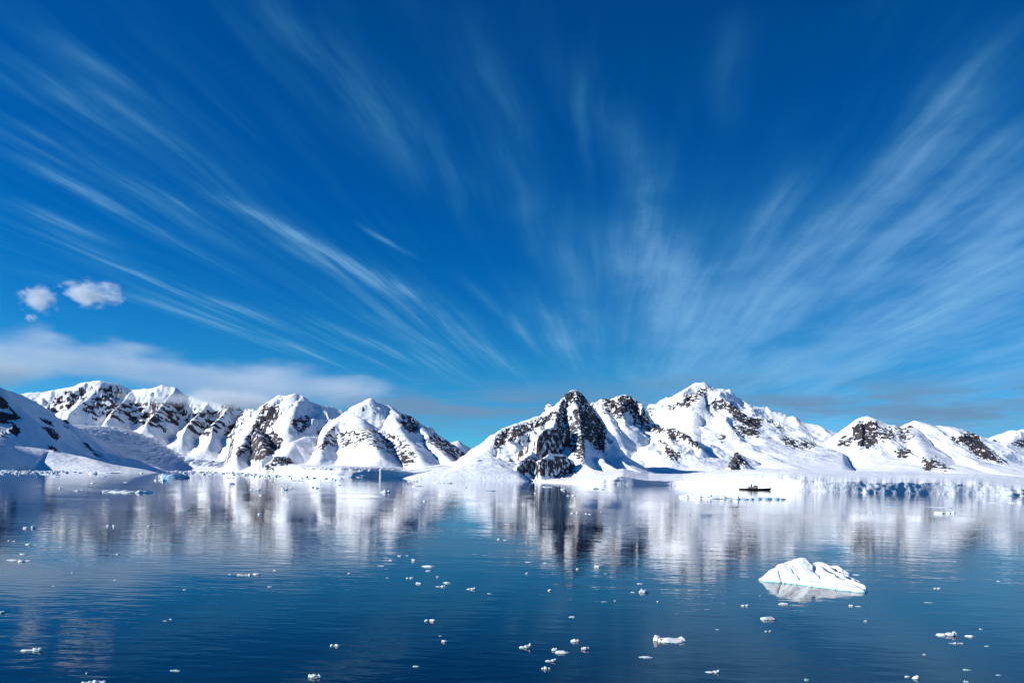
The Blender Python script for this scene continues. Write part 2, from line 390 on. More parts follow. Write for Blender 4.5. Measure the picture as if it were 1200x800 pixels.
# ------------------------------------------------------------------ mountains
def P3(px, py, Y):
    px, py = U(px, py); return ((px-600)/F*Y, Y, H+(HZ-py)/F*Y)
def mountain(name, label, pr, yr, ridges, rocks=(), mt=MNEAR, step=1.0, dstep=None, seed=1, scale=60., amp=.10, warp=.25, rockamp=.05, slope_rock=1.5, cat='mountain', ff=.22, pw=1.5, k_=3.2):
    kk = k_ if callable(k_) else (lambda p: k_)
    km = float(kk((max(pr[0], 0)+min(pr[1], 1200))/2)); ridges = [((a[0], a[1], a[2]*km), [(p[0], p[1], p[2]*float(kk(p[0]))) for p in b]) for a, b in ridges]
    yr = (yr[0]*float(kk(pr[0])), yr[1]*float(kk(pr[1]))); scale = scale*km; dstep = dstep*km if dstep else None
    rocks = [(f, [U(*p) for p in poly]) for f, poly in rocks]
    Ym = (yr[0]+yr[1])/2
    px = np.arange(pr[0], pr[1]+step, step)
    dstep = dstep or step*Ym/F*1.3
    yy = np.arange(yr[0], yr[1]+dstep, dstep)
    PX_, Y = np.meshgrid(px, yy); X = (PX_-600)/F*Y
    base = base_at(X, Y)
    wx = X+.7*warp*scale*fbm(X/scale, Y/scale, 4, seed+100, .42); wy = Y+.7*warp*scale*fbm(X/scale, Y/scale, 4, seed+200, .42)
    h = base-8; crest = np.full(X.shape, 1e9); ztop = np.zeros(X.shape)
    for rg in ridges:
        sL, sR, rad = rg[0]; pts = [P3(*p) for p in rg[1]]
        for a, b in zip(pts[:-1], pts[1:]):
            dx_, dy_ = b[0]-a[0], b[1]-a[1]; L2 = dx_*dx_+dy_*dy_+1e-9
            # warp fades at the crest so silhouettes stay where they are
            t0 = np.clip(((X-a[0])*dx_+(Y-a[1])*dy_)/L2, 0, 1)
            r0 = np.hypot(X-(a[0]+t0*dx_), Y-(a[1]+t0*dy_))
            k = .2+.8*np.clip(r0/(scale*.8), 0, 1)
            qx, qy = X+(wx-X)*k, Y+(wy-Y)*k
            t = np.clip(((qx-a[0])*dx_+(qy-a[1])*dy_)/L2, 0, 1)
            ex, ey = qx-(a[0]+t*dx_), qy-(a[1]+t*dy_)
            r = np.hypot(ex, ey); r = np.sqrt(r*r+rad*rad)-rad
            side = (dx_*ey-dy_*ex)/(np.hypot(dx_, dy_)*np.hypot(ex, ey)+1e-6)
            # around a ridge's end the two flanks blend into one another
            sl_ = sR+(sL-sR)*np.clip(.5+side*.75, 0, 1)
            sl_ = np.where((t > 0) & (t < 1), np.where(side > 0, sL, sR), np.maximum(sl_, .5*(sL+sR)))
            sl_ = sl_*(1+.5*np.where((t > 0) & (t < 1), 0, 1-np.abs(side)))
            z = a[2]+t*(b[2]-a[2]); rel = np.maximum(z-base, 1.0)
            v = base-4+(rel+4)*np.maximum(1-sl_*r/(rel+4)/pw, 0)**pw
            up = v > h
            h = np.where(up, v, h); crest = np.where(up, r, crest); ztop = np.where(up, rel, ztop)
    # every flank runs out onto the snow before the sheet ends
    def sst(t): t = np.clip(t, 0, 1); return t*t*(3-2*t)
    ew = sst((Y-yr[0])/((yr[1]-yr[0])*ff))*sst((PX_-pr[0])/24)*sst((pr[1]-PX_)/24)
    h = base-4+(h-base+4)*ew
    rel = np.maximum(h-base, 0)
    k = np.clip(crest/(scale*.45), .10, 1)
    rg_ = ridged(wx/scale, wy/scale, 5, seed, .45)
    h = h+amp*rel*k*(rg_-1.0)*1.6
    # rock patches, painted where the cliffs are bare
    py = HZ-(h-H)/Y*F
    s = step*Ym/F
    jx = 3.4*fbm(X/(7*s), (Y+h)/(7*s), 4, seed+300); jy = 3.0*fbm(X/(7*s), (Y+h)/(7*s), 4, seed+400)
    brk = fbm(X/(8*s), (h*1.4+Y*.5)/(6.5*s), 4, seed+500, .6)
    big = fbm(X/(14*s), (h+Y*.5)/(14*s), 3, seed+600, .5)
    rock = np.full(X.shape, .0)
    for fill, poly in rocks:
        ins = inpoly(PX_+jx, py+jy, poly)
        val = np.clip(.5+(fill-.5)*1.35+1.25*brk+.45*big, 0, 1)
        rock = np.where(ins, np.maximum(rock, val), rock)
    # the cliffs are craggier than the snow
    rk = np.clip(rock*1.6-.3, 0, 1)
    crag = ridged((X+.4*Y)/(s*24), (Y*.5+h*.6)/(s*36), 5, seed+700, .48)
    h = h+rk*rockamp*s*58*(crag-1.0)*np.clip(crest/(s*4), .25, 1)
    gy, gx = np.gradient(h, axis=0)/dstep, np.gradient(h, axis=1)/(step*Y/F)
    st = np.hypot(gx, gy)
    rock = np.maximum(rock, np.clip(np.clip((st-slope_rock-.35)*1.0, 0, .56)+.55*brk*(st > slope_rock), 0, .7)*(rel > 6*km))
    h = h+(1-rk)*.016*np.minimum(rel, 90*km)*(fbm(X/(scale*.5), Y/(scale*.5), 4, seed+800, .45)+.8*ridged(X/(scale*.3)+Y/(scale*.5), Y/(scale*1.2), 4, seed+900, .5)-.9)
    keep = h > base-3.2
    h = np.maximum(h, base-9)
    o = grid_object(name, X, Y, h, mt, {'rock': rock}, keep)
    tag(o, label, cat, kind='structure')
    return o

# far back range behind the left valley
mountain('mountain_range', 'far left snowy range with brown rock bands half under cloud', (-160, 345), (2850, 4100), [
    ((.75, 1.3, 10), [(-160,455,3500),(-60,452,3500),(20,462,3500),(60,458,3500),(85,452,3500),(100,447,3480),(118,446,3480),(135,449,3500),(155,457,3520),(175,455,3500),(190,451,3500),(205,453,3500),(216,462,3500),(240,470,3450),(265,473,3400),(285,480,3350),(310,488,3250),(335,492,3200)]),
    ((1.4, 1.6, 6), [(118,446,3480),(105,465,3380),(80,484,3260)]),
    ((1.4, 1.6, 6), [(155,457,3520),(140,475,3350),(125,492,3180)]),
    ((1.4, 1.6, 6), [(205,455,3480),(190,475,3330),(172,497,3130)]),
    ((1.4, 1.6, 6), [(245,471,3430),(232,485,3290),(215,505,3060)]),
    ((1.5, 1.7, 5), [(272,470,3380),(265,482,3250),(250,497,3080),(244,507,2980)]),
    ((1.5, 1.7, 5), [(288,480,3300),(283,492,3150),(272,505,3000)])],
    [(.36, [(55,475),(80,452),(92,455),(92,470),(75,482),(58,486)]), (.45, [(95,480),(118,465),(135,462),(140,478),(112,487)]),
     (.44, [(124,485),(150,473),(215,470),(218,490),(190,500),(160,497),(128,490)]), (.38, [(216,486),(265,478),(262,500),(243,512),(218,503)]),
     (.5, [(262,472),(275,472),(272,482),(262,480)]), (.5, [(262,500),(285,495),(288,510),(265,518)]), (.55, [(278,476),(288,476),(290,488),(280,488)]),
     (.22, [(85,455),(150,455),(155,475),(90,475)])],
    MFAR, 1.0, 5.0, 5, 90., .13, .35, .07, 1.7, k_=1.9)
# far left hill, in front
mountain('hill', 'shaded snowy hill at the far left edge with scattered dark rocks', (-260, 310), (2370, 3350), [
    ((.6, 1.15, 12), [(-220,440,2750),(-100,446,2750),(-40,450,2760),(0,453,2780),(20,461,2800),(40,473,2830),(62,487,2870),(88,500,2920),(112,512,2960),(140,525,3000),(165,534,3020),(190,540,3060),(230,544,3090),(275,546,3110)]),
    ((.5, .8, 20), [(0,460,2760),(20,482,2660),(42,505,2580),(55,523,2520),(60,535,2470)]),
    ((.3, .3, 40), [(-80,520,2500),(0,519,2480),(35,524,2470),(60,534,2460)]),
    ((.5, .7, 20), [(-60,470,2650),(-30,500,2550),(0,522,2480),(30,536,2430)]),
    ((.6, .7, 15), [(66,489,2870),(85,510,2780),(105,530,2700)])],
    [(.72, [(-40,470),(4,466),(18,484),(28,492),(14,497),(0,496),(-40,500)]), (.5, [(14,495),(26,500),(22,512),(12,508)]),
     (.85, [(47,489),(60,494),(68,508),(69,517),(62,514),(52,500)]), (.6, [(70,484),(78,490),(84,500),(76,497)]),
     (.8, [(96,516),(104,522),(118,536),(110,534),(100,524)]), (.8, [(56,523),(69,526),(66,529),(56,527)]), (.5, [(0,508),(10,508),(8,513),(0,513)])],
    MFAR, 1.0, 4.0, 15, 140., .05, .25, .05, 3.0, ff=.05, k_=kf)
# peak left of the dome
mountain('mountain', 'pointed snowy mountain left of the dome with dark rock rib down its left side', (255, 440), (1330, 2250), [
    ((.55, 1.0, 6), [(420,486,2000),(395,479,1960),(375,474,1930),(360,468,1900),(352,464,1890),(345,461,1890),(335,465,1890),(328,463,1890),(318,469,1880),(309,482,1850),(299,497,1800),(290,510,1740),(282,524,1660),(276,534,1580)][::-1]),
    ((.8, 1.1, 6), [(352,464,1890),(345,478,1820),(340,492,1760),(337,505,1700)]),
    ((.8, 2.6, 4), [(299,500,1800),(306,515,1640),(312,528,1540),(305,540,1460)]),
    ((.8, .9, 8), [(335,532,1480),(345,518,1540),(356,512,1590),(380,511,1640),(405,505,1680)])],
    [(.72, [(310,472),(327,474),(326,488),(312,505),(298,522),(280,535),(272,533),(290,510),(300,492)]),
     (.85, [(292,520),(305,508),(318,508),(325,522),(322,532),(308,538),(293,541)]), (.75, [(340,490),(362,488),(362,498),(353,508),(343,500)]),
     (.75, [(318,502),(332,516),(328,524),(316,512)]), (.8, [(371,505),(388,498),(384,508),(374,510)])],
    MNEAR, .8, 2.4, 25, 90., .12, .3, .06, 1.45, k_=2.25)
# dome mountain
mountain('mountain', 'rounded dome mountain with white crown and long rocky ridge running down right', (355, 580), (1180, 1950), [
    ((.6, 1.1, 8), [(400,491,1560),(412,481,1580),(424,471,1590),(436,467,1590),(441,471,1590),(456,475,1610),(468,482,1630),(480,487,1650),(492,497,1670),(505,504,1690),(520,514,1710),(532,521,1720),(545,532,1730),(556,541,1740)]),
    ((.7, .8, 6), [(400,491,1560),(388,500,1500),(378,513,1440),(368,526,1380)]),
    ((.7, .9, 14), [(412,481,1580),(425,495,1500),(432,508,1430),(440,522,1360),(446,533,1300)]),
    ((.7, .9, 8), [(456,477,1600),(466,495,1520),(478,515,1430),(490,532,1350),(500,545,1270)]),
    ((.7, .9, 8), [(492,498,1590),(505,516,1500),(520,533,1410),(533,545,1330)])],
    [(.70, [(376,520),(386,502),(394,498),(388,512),(380,526),(371,526)]), (.42, [(380,520),(400,504),(425,505),(428,515),(412,525),(390,522)]),
     (.8, [(470,485),(480,484),(490,497),(488,507),(478,506),(470,498)]), (.62, [(495,514),(515,507),(530,518),(548,535),(550,541),(535,541),(515,526)]),
     (.8, [(465,535),(480,535),(487,541),(478,544),(468,543)]), (.4, [(420,500),(470,510),(490,535),(480,540),(430,520)])],
    MNEAR, .7, 2.0, 35, 80., .12, .3, .05, 1.45, k_=2.3)
mountain('mountain', 'small distant blue snow peak in the gap right of the dome', (505, 600), (2350, 2900), [
    ((.6, .8, 5), [(500,530,2600),(520,520,2600),(537,516.5,2600),(548,523,2600),(560,535,2600),(572,544,2600)])],
    [], MFAR, 1.0, 4.0, 45, 90., .1, .3, .04, 1.8, k_=3.0)
# small rocky knoll near the left shore
mountain('rocky_knoll', 'low knoll of dark rocks on the shore under the pointed mountain', (302, 360), (1240, 1520), [
    ((.5, .7, 3), [(310,550,1330),(316,541,1350),(325,534,1370),(336,534,1380),(344,538,1390),(350,544,1400)])],
    [(.80, [(308,550),(315,540),(325,535),(346,535),(347,543),(330,546),(316,551)])], MNEAR, .6, 1.5, 55, 30., .15, .3, .10, 1.6, cat='knoll', ff=.06, k_=2.4)
# snow shoulder between
mountain('snow_slope', 'smooth white shore slope left of the rocky pyramid', (430, 630), (900, 1180), [
    ((.25, .25, 20), [(482,556,1110),(505,553,1090),(530,547,1060),(556,538,1040),(570,536,1030),(584,543,1010),(596,552,990)])],
    [(.55, [(561,537),(568,535),(566,540),(560,540)])], MNEAR, .8, 2.0, 56, 60., .06, .2, .04, 2.5, cat='slope', ff=.10, k_=2.85)
# central rocky pyramid
mountain('mountain', 'steep rocky pyramid at the centre with dark cliffs and snow patches', (515, 800), (862, 1330), [
    ((1.0, .62, 4), [(556,536,980),(570,527,1000),(579,516,1020),(583,508,1035),(592,501,1050),(604,497,1060),(620,491,1070),(634,485,1080)]),
    ((1.0, .95, 3), [(634,485,1080),(648,477,1090),(656,469,1098)]),
    ((1.2, 1.9, 2), [(656,469,1098),(663,460,1105),(668,456.5,1106),(675,456.5,1108),(679,459,1109)]),
    ((1.8, 1.9, 3), [(679,459,1109),(688,468,1122),(694,477,1135),(700,487,1150),(706,499,1165),(710,511,1178),(709,524,1188)]),
    ((.95, 1.7, 3), [(674,458,1107),(677,475,1075),(679,493,1040),(681,510,1005),(683,528,965),(684,542,925)][::-1]),
    ((1.5, .9, 2), [(660,466,1100),(655,482,1060),(648,497,1030),(638,512,1000),(625,526,970),(612,540,930)]),
    ((.7, 6.0, 1.5), [(630,510,965),(642,502,978),(656,502,995),(668,504,1010),(682,512,1025)]),
    ((.5, 5, 2), [(634,538,893),(645,532,902),(660,532,915),(672,540,928),(678,551,940)]),
    ((.5, 4.5, 2), [(606,546,885),(612,540,890),(622,537,898),(636,541,908),(645,552,916)]),
    ((.9, .7, 4), [(683,542,925),(696,550,905),(712,553,900),(735,555,895)])],
    [(.74, [(577,527),(580,513),(592,502),(606,499),(624,494),(642,486),(655,478),(652,486),(640,496),(622,504),(605,514),(588,522)]),
     (.72, [(660,462),(668,458),(684,460),(690,470),(684,478),(672,472),(662,478),(668,492),(660,492),(650,490),(655,478)]),
     (.88, [(672,478),(692,474),(700,486),(707,500),(711,514),(708,528),(700,530),(692,520),(682,512),(680,500),(672,492)]),
     (.70, [(634,510),(640,502),(660,502),(672,500),(684,512),(686,530),(684,546),(678,542),(666,524),(650,516),(636,518)]),
     (.55, [(650,492),(660,486),(676,490),(684,510),(672,515),(655,502)]), (.5, [(620,524),(632,512),(640,516),(655,525),(650,530),(632,528)]),
     (.58, [(603,546),(612,538),(626,535),(642,536),(652,546),(640,556),(625,559),(618,552)]), (.62, [(640,540),(655,535),(668,540),(676,550),(672,559),(655,562),(645,558)]),
     (.92, [(584,554),(594,552),(608,554),(606,558),(594,560)]), (.6, [(592,541),(610,532),(612,534),(596,545)])],
    MNEAR, .55, 1.1, 65, 46., .12, .30, .09, 1.7, ff=.05, k_=3.15)
# second peak behind
mountain('mountain', 'dark craggy peak just behind and right of the rocky pyramid', (660, 905), (1000, 1600), [
    ((1.2, 1.0, 4), [(690,480,1400),(699,472,1400),(706,466,1400),(714,468,1395),(722,463,1395),(731,462,1398),(738,465,1410),(744,474,1425),(751,485,1440),(758,495,1455),(766,501,1465)]),
    ((1.2, 1.0, 4), [(752,492,1400),(764,500,1360),(780,500,1320),(792,502,1300),(804,508,1280),(813,517,1260),(822,526,1240)]),
    ((.9, 1.1, 3), [(731,463,1395),(728,480,1350),(733,498,1300)]),
    ((.45, .4, 3), [(785,501,1310),(783,515,1270),(786,528,1230),(788,540,1190)]),
    ((.8, .9, 4), [(706,467,1400),(712,485,1340),(720,505,1270)])],
    [(.85, [(718,470),(730,462),(742,466),(752,482),(762,496),(752,494),(740,486),(735,482),(726,490),(716,485)]), (.6, [(704,470),(712,464),(720,470),(716,486),(706,484)]),
     (.55, [(738,492),(752,492),(768,500),(785,498),(790,508),(770,508),(745,500)]), (.72, [(782,502),(795,502),(810,510),(822,526),(812,522),(800,515),(790,518),(784,512)]),
     (.75, [(778,520),(788,528),(800,530),(796,537),(785,539),(780,530)]), (.45, [(770,515),(780,515),(786,525),(776,522)])],
    MNEAR, .6, 1.5, 75, 55., .10, .28, .09, 1.5, k_=3.2)
# big white peak
mountain('mountain', 'tallest white peak right of centre with brown rock bands on its right ridge', (735, 1010), (1080, 2150), [
    ((.7, .62, 5), [(742,486,1750),(752,476,1750),(762,472,1750),(775,474,1750),(785,469,1750),(795,460,1750),(805,454,1750),(816,449,1750),(825,447.5,1750),(833,452,1750),(842,461,1765),(852,468,1780),(862,475,1795),(874,481,1810),(886,485,1820),(898,488,1830),(908,493,1840),(918,504,1850),(928,511,1850),(942,516,1850),(955,522,1850),(970,528,1850),(985,533,1850)]),
    ((.7, 1.5, 3), [(833,452,1750),(843,467,1690),(850,480,1650),(855,493,1600),(862,503,1560),(878,506,1540),(892,502,1560)][::-1]),
    ((.5, .55, 12), [(823,449,1750),(815,475,1640),(810,500,1540),(815,520,1440)]),
    ((.6, .6, 8), [(775,474,1750),(784,488,1680),(795,500,1600)]),
    ((.6, .7, 8), [(905,492,1700),(915,510,1620),(925,525,1540)])],
    [(.62, [(790,476),(800,466),(815,459),(829,452),(828,462),(815,470),(808,478),(798,477)]), (.5, [(782,474),(792,472),(790,480),(783,478)]),
     (.55, [(828,475),(842,464),(852,472),(850,480),(838,480)]), (.88, [(846,472),(856,472),(870,484),(880,490),(893,491),(892,500),(880,500),(866,495),(855,484)]),
     (.68, [(858,498),(872,499),(892,500),(890,511),(875,512),(862,507)]), (.6, [(839,508),(848,508),(853,516),(845,517)]),
     (.6, [(917,512),(932,514),(956,520),(950,528),(935,526),(920,522)]), (.5, [(744,474),(758,472),(766,480),(762,492),(750,488)]), (.4, [(898,490),(912,497),(920,508),(910,505)])],
    MNEAR, .7, 2.2, 85, 90., .06, .12, .06, 1.7, pw=2.3, ff=.12, k_=3.3)
# nunatak
mountain('rock_outcrop', 'lone black rock outcrop poking from the snow plateau', (843, 895), (960, 1120), [
    ((1.6, 1.5, 1.5), [(851,542,1030),(854,534,1032),(858,529,1034),(862,525,1035),(865,530,1034),(870,536,1032),(878,542,1030),(886,546,1030)]),
    ((1.5, 1.5, 1.5), [(860,527,1035),(858,540,1015),(859,550,1003)])],
    [(.95, [(848,534),(856,528),(862,530),(870,534),(882,544),(868,545),(862,554),(855,552)])], MNEAR, .4, .7, 95, 14., .15, .3, .10, 1.2, cat='rock', ff=.08, k_=3.2)
# right mountain
mountain('mountain', 'white mountain on the right with a square grey cliff at its left summit', (915, 1260), (950, 1900), [
    ((.8, .62, 5), [(950,532,1550),(968,527,1550),(978,519,1550),(986,508,1550),(996,503,1550),(1002,495,1550),(1008,489,1550),(1016,487,1550),(1024,489,1550),(1029,495,1550),(1036,498,1550),(1048,498,1550),(1056,501,1550),(1064,495,1550),(1072,493,1550),(1082,495,1550),(1096,498,1550),(1112,500,1550),(1126,502,1550),(1134,506,1545),(1142,508,1540),(1150,516,1530),(1158,526,1510),(1168,534,1490),(1182,543,1470),(1200,548,1450)]),
    ((1.3, 1.2, 4), [(1008,490,1550),(1010,505,1500),(1008,520,1450)]),
    ((1.3, 1.2, 4), [(1024,490,1550),(1028,507,1490),(1026,522,1440)]),
    ((.5, .7, 10), [(1066,496,1550),(1072,515,1460),(1082,530,1380),(1090,545,1300)]),
    ((.4, 1.1, 6), [(1134,506,1545),(1142,522,1480),(1152,534,1430),(1162,543,1390)]),
    ((.7, .7, 4), [(1046,500,1550),(1050,515,1470),(1054,528,1410)])],
    [(.90, [(999,500),(1006,495),(1028,494),(1030,510),(1024,524),(1010,525),(1000,516)]), (.5, [(980,518),(990,508),(1002,510),(998,522),(984,524)]),
     (.5, [(1030,500),(1046,502),(1050,512),(1038,520),(1030,514)]), (.4, [(1050,498),(1068,497),(1072,512),(1058,520),(1050,510)]),
     (.82, [(1048,527),(1062,525),(1070,530),(1060,537),(1050,536)]), (.85, [(1082,534),(1088,540),(1095,536),(1103,547),(1085,552),(1080,542)]), (.5, [(1100,542),(1112,546),(1118,550),(1108,553),(1100,550)]),
     (.95, [(1122,512),(1133,506),(1146,508),(1152,520),(1165,532),(1180,544),(1162,540),(1145,535),(1135,524)]), (.5, [(1110,512),(1124,510),(1130,520),(1118,520)])],
    MNEAR, .7, 2.0, 105, 80., .07, .16, .06, 1.7, pw=2.6, ff=.12, k_=3.4)
mountain('mountain', 'partly hidden snowy mountain cut by the right edge of the photo', (1110, 1420), (1500, 2300), [
    ((.8, .6, 6), [(1135,528,1850),(1152,518,1850),(1168,510,1850),(1182,505,1850),(1200,503,1850),(1225,500,1850),(1260,488,1850),(1300,492,1850),(1350,505,1850),(1400,515,1850)]),
    ((.9, .8, 5), [(1190,504,1850),(1185,520,1760),(1190,535,1680)])],
    [(.6, [(1152,525),(1165,515),(1178,522),(1175,535),(1160,536)]), (.55, [(1176,520),(1200,515),(1215,520),(1210,535),(1190,535)])],
    MNEAR, .9, 2.6, 115, 80., .10, .3, .06, 1.5, k_=3.4)

# ------------------------------------------------------------------ clouds over the left range
def cloud_mat(name, soft, dens, nscale, warp):
    m = bpy.data.materials.new(name); m.use_nodes = True; m.node_tree.nodes.clear(); n = N(m.node_tree)
    o = n.new('ShaderNodeOutputMaterial'); v = n.new('ShaderNodeVolumePrincipled'); n.link(v.outputs[0], o.inputs['Volume'])
    v.inputs['Color'].default_value = (.76, .83, .88, 1); v.inputs['Anisotropy'].default_value = .25
    return m, n, v
def puff_material():
    m, n, v = cloud_mat('puff_vapour', 0, 0, 0, 0)
    tc = n.new('ShaderNodeTexCoord'); oi = n.new('ShaderNodeObjectInfo')
    P = tc.outputs['Object']
    vm = n.new('ShaderNodeVectorMath', operation='LENGTH'); n.link(P, vm.inputs[0])
    ad = n.new('ShaderNodeVectorMath', operation='ADD'); n.link(P, ad.inputs[0]); n.link(oi.outputs['Location'], ad.inputs[1])
    nz = n.noise(ad.outputs[0], 1.9, 4, .55)
    d = n.m('SUBTRACT', n.m('ADD', vm.outputs['Value'], n.m('MULTIPLY', n.m('SUBTRACT', nz, .5), 2.2)), .56)
    n.link(n.m('MULTIPLY', n.ss(d, .20, -.50), .016), v.inputs['Density'])
    return m
PUFF = puff_material()
def ico(sub, seed, amp):
    import bmesh
    bm = bmesh.new(); bmesh.ops.create_icosphere(bm, subdivisions=sub, radius=1)
    V = []
    for v_ in bm.verts:
        k = 1+amp*mn.noise(v_.co*1.6+Vector((seed, seed*.7, 3)))
        V.append(tuple(v_.co*k))
    Fs = [[q.index for q in f.verts] for f in bm.faces]; bm.free()
    return V, Fs
def puff(px, py, w_, h_, Y, label, seed):
    V, Fs = ico(4, seed, .10)
    o = link_mesh('cloud', V, Fs, PUFF)
    x, y, z = P3(px, py, Y); o.location = (x, y, z)
    o.scale = (w_/2/F*Y*1.25, w_/2/F*Y*1.0, h_/2/F*Y*1.3)
    tag(o, label, 'cloud', 'small puffs of cloud above the left range')
puff(46, 350, 46, 34, 4600, 'small ragged white cloud, left one of the bright pair in the upper left', 1)
puff(107, 344, 66, 32, 4600, 'brightest and widest small white cloud, right one of the pair on the left', 2)
puff(37, 372, 16, 9, 4600, 'tiny faint wisp of cloud under the ragged left cloud of the bright pair', 3)

def bank(name, label, x0, x1, Y0, Y1, top, bot, dens, seed, soft=16.0, stretch=1.0):
    m, n, v = cloud_mat(name+'_vapour', 0, 0, 0, 0)
    top = [U(*q) for q in top]; bot = [U(*q) for q in bot]; Y0 *= 1.9; Y1 *= 1.9; dens /= 1.9; stretch /= 1.9
    Ym = (Y0+Y1)/2
    def wx(px): return (px-600)/F*Ym
    def wz(py): return H+(HZ-py)/F*Ym
    P = n.new('ShaderNodeNewGeometry').outputs['Position']; sp = n.new('ShaderNodeSeparateXYZ'); n.link(P, sp.inputs[0])
    a, b = wx(x0), wx(x1); zlo = wz(max(q[1] for q in bot)+25); zhi = wz(min(q[1] for q in top)-25)
    t = n.m('DIVIDE', n.m('SUBTRACT', sp.outputs[0], a), b-a)
    def curve(pts):
        c = n.new('ShaderNodeFloatCurve'); cu = c.mapping.curves[0]
        q = [((wx(p)-a)/(b-a), (wz(y)-zlo)/(zhi-zlo)) for p, y in pts]
        cu.points[0].location = q[0]; cu.points[1].location = q[-1]
        for z_ in q[1:-1]: cu.points.new(*z_)
        c.mapping.update(); n.link(t, c.inputs['Value']); return c.outputs[0]
    z = n.m('DIVIDE', n.m('SUBTRACT', sp.outputs[2], zlo), zhi-zlo)
    hh = zhi-zlo
    st_ = n.comb(n.m('MULTIPLY', sp.outputs[0], .0032*stretch), n.m('MULTIPLY', sp.outputs[1], .003*stretch), n.m('MULTIPLY', sp.outputs[2], .0095*stretch))
    nz = n.noise(st_, 1.0, 6, .58); nb = n.noise(st_, .35, 2, .5)
    dz_ = n.m('MINIMUM', n.m('SUBTRACT', curve(top), z), n.m('SUBTRACT', z, curve(bot)))
    sf = soft/F*Ym/hh
    d = n.m('ADD', n.m('DIVIDE', dz_, sf), n.m('MULTIPLY', n.m('SUBTRACT', nz, .5), 5.0))
    d = n.m('MULTIPLY', n.ss(d, -.15, 1.3), n.ss(nb, .3, .65, .25, 1.25))
    ends = n.m('MULTIPLY', n.ss(t, 0, .03), n.ss(t, 1.0, .90))
    ye = n.m('MULTIPLY', n.ss(sp.outputs[1], Y0, Y0+(Y1-Y0)*.3), n.ss(sp.outputs[1], Y1, Y1-(Y1-Y0)*.3))
    n.link(n.m('MULTIPLY', n.m('MULTIPLY', d, dens), n.m('MULTIPLY', ends, ye)), v.inputs['Density'])
    V, Fs = [], []; K = 40; R = 12
    for i in range(K+1):
        px = x0+(x1-x0)*i/K
        ty = np.interp(px, [p for p, _ in top], [q for _, q in top])-10; by = np.interp(px, [p for p, _ in bot], [q for _, q in bot])+10
        zc, zr = (wz(ty)+wz(by))/2, (wz(ty)-wz(by))/2
        for k in range(R):
            th = 2*math.pi*k/R; cx_, sx_ = math.cos(th), math.sin(th)
            f = 1.15/max(abs(cx_)**4+abs(sx_)**4, 1e-6)**.25
            V.append((wx(px), Ym+(Y1-Y0)/2*cx_*f, zc+zr*sx_*f))
    for i in range(K):
        for k in range(R):
            Fs.append((i*R+k, i*R+(k+1) % R, (i+1)*R+(k+1) % R, (i+1)*R+k))
    Fs.append(tuple(range(R))[::-1]); Fs.append(tuple(K*R+k for k in range(R)))
    o = link_mesh(name, V, Fs, m, smooth=False)
    tag(o, label, 'cloud bank')
bank('cloud_bank', 'long grey white cloud bank lying along the tops of the left mountains', -260, 505, 3650, 4350,
     [(-260,392),(0,393),(60,392),(110,402),(150,404),(200,418),(250,426),(300,424),(350,431),(400,438),(430,442),(455,452),(480,462),(505,468)],
     [(-260,446),(0,450),(60,446),(100,443),(150,452),(200,466),(240,476),(300,484),(350,476),(400,474),(430,470),(470,474),(505,476)], .0034, 1)
bank('cloud_bank', 'thin low mist bank hiding the crest of the far left range', 150, 335, 3150, 3560,
     [(150,462),(180,464),(210,462),(240,458),(280,460),(335,466)],
     [(150,468),(180,472),(210,474),(240,476),(280,482),(335,476)], .0110, 2, 8.0, 1.6)

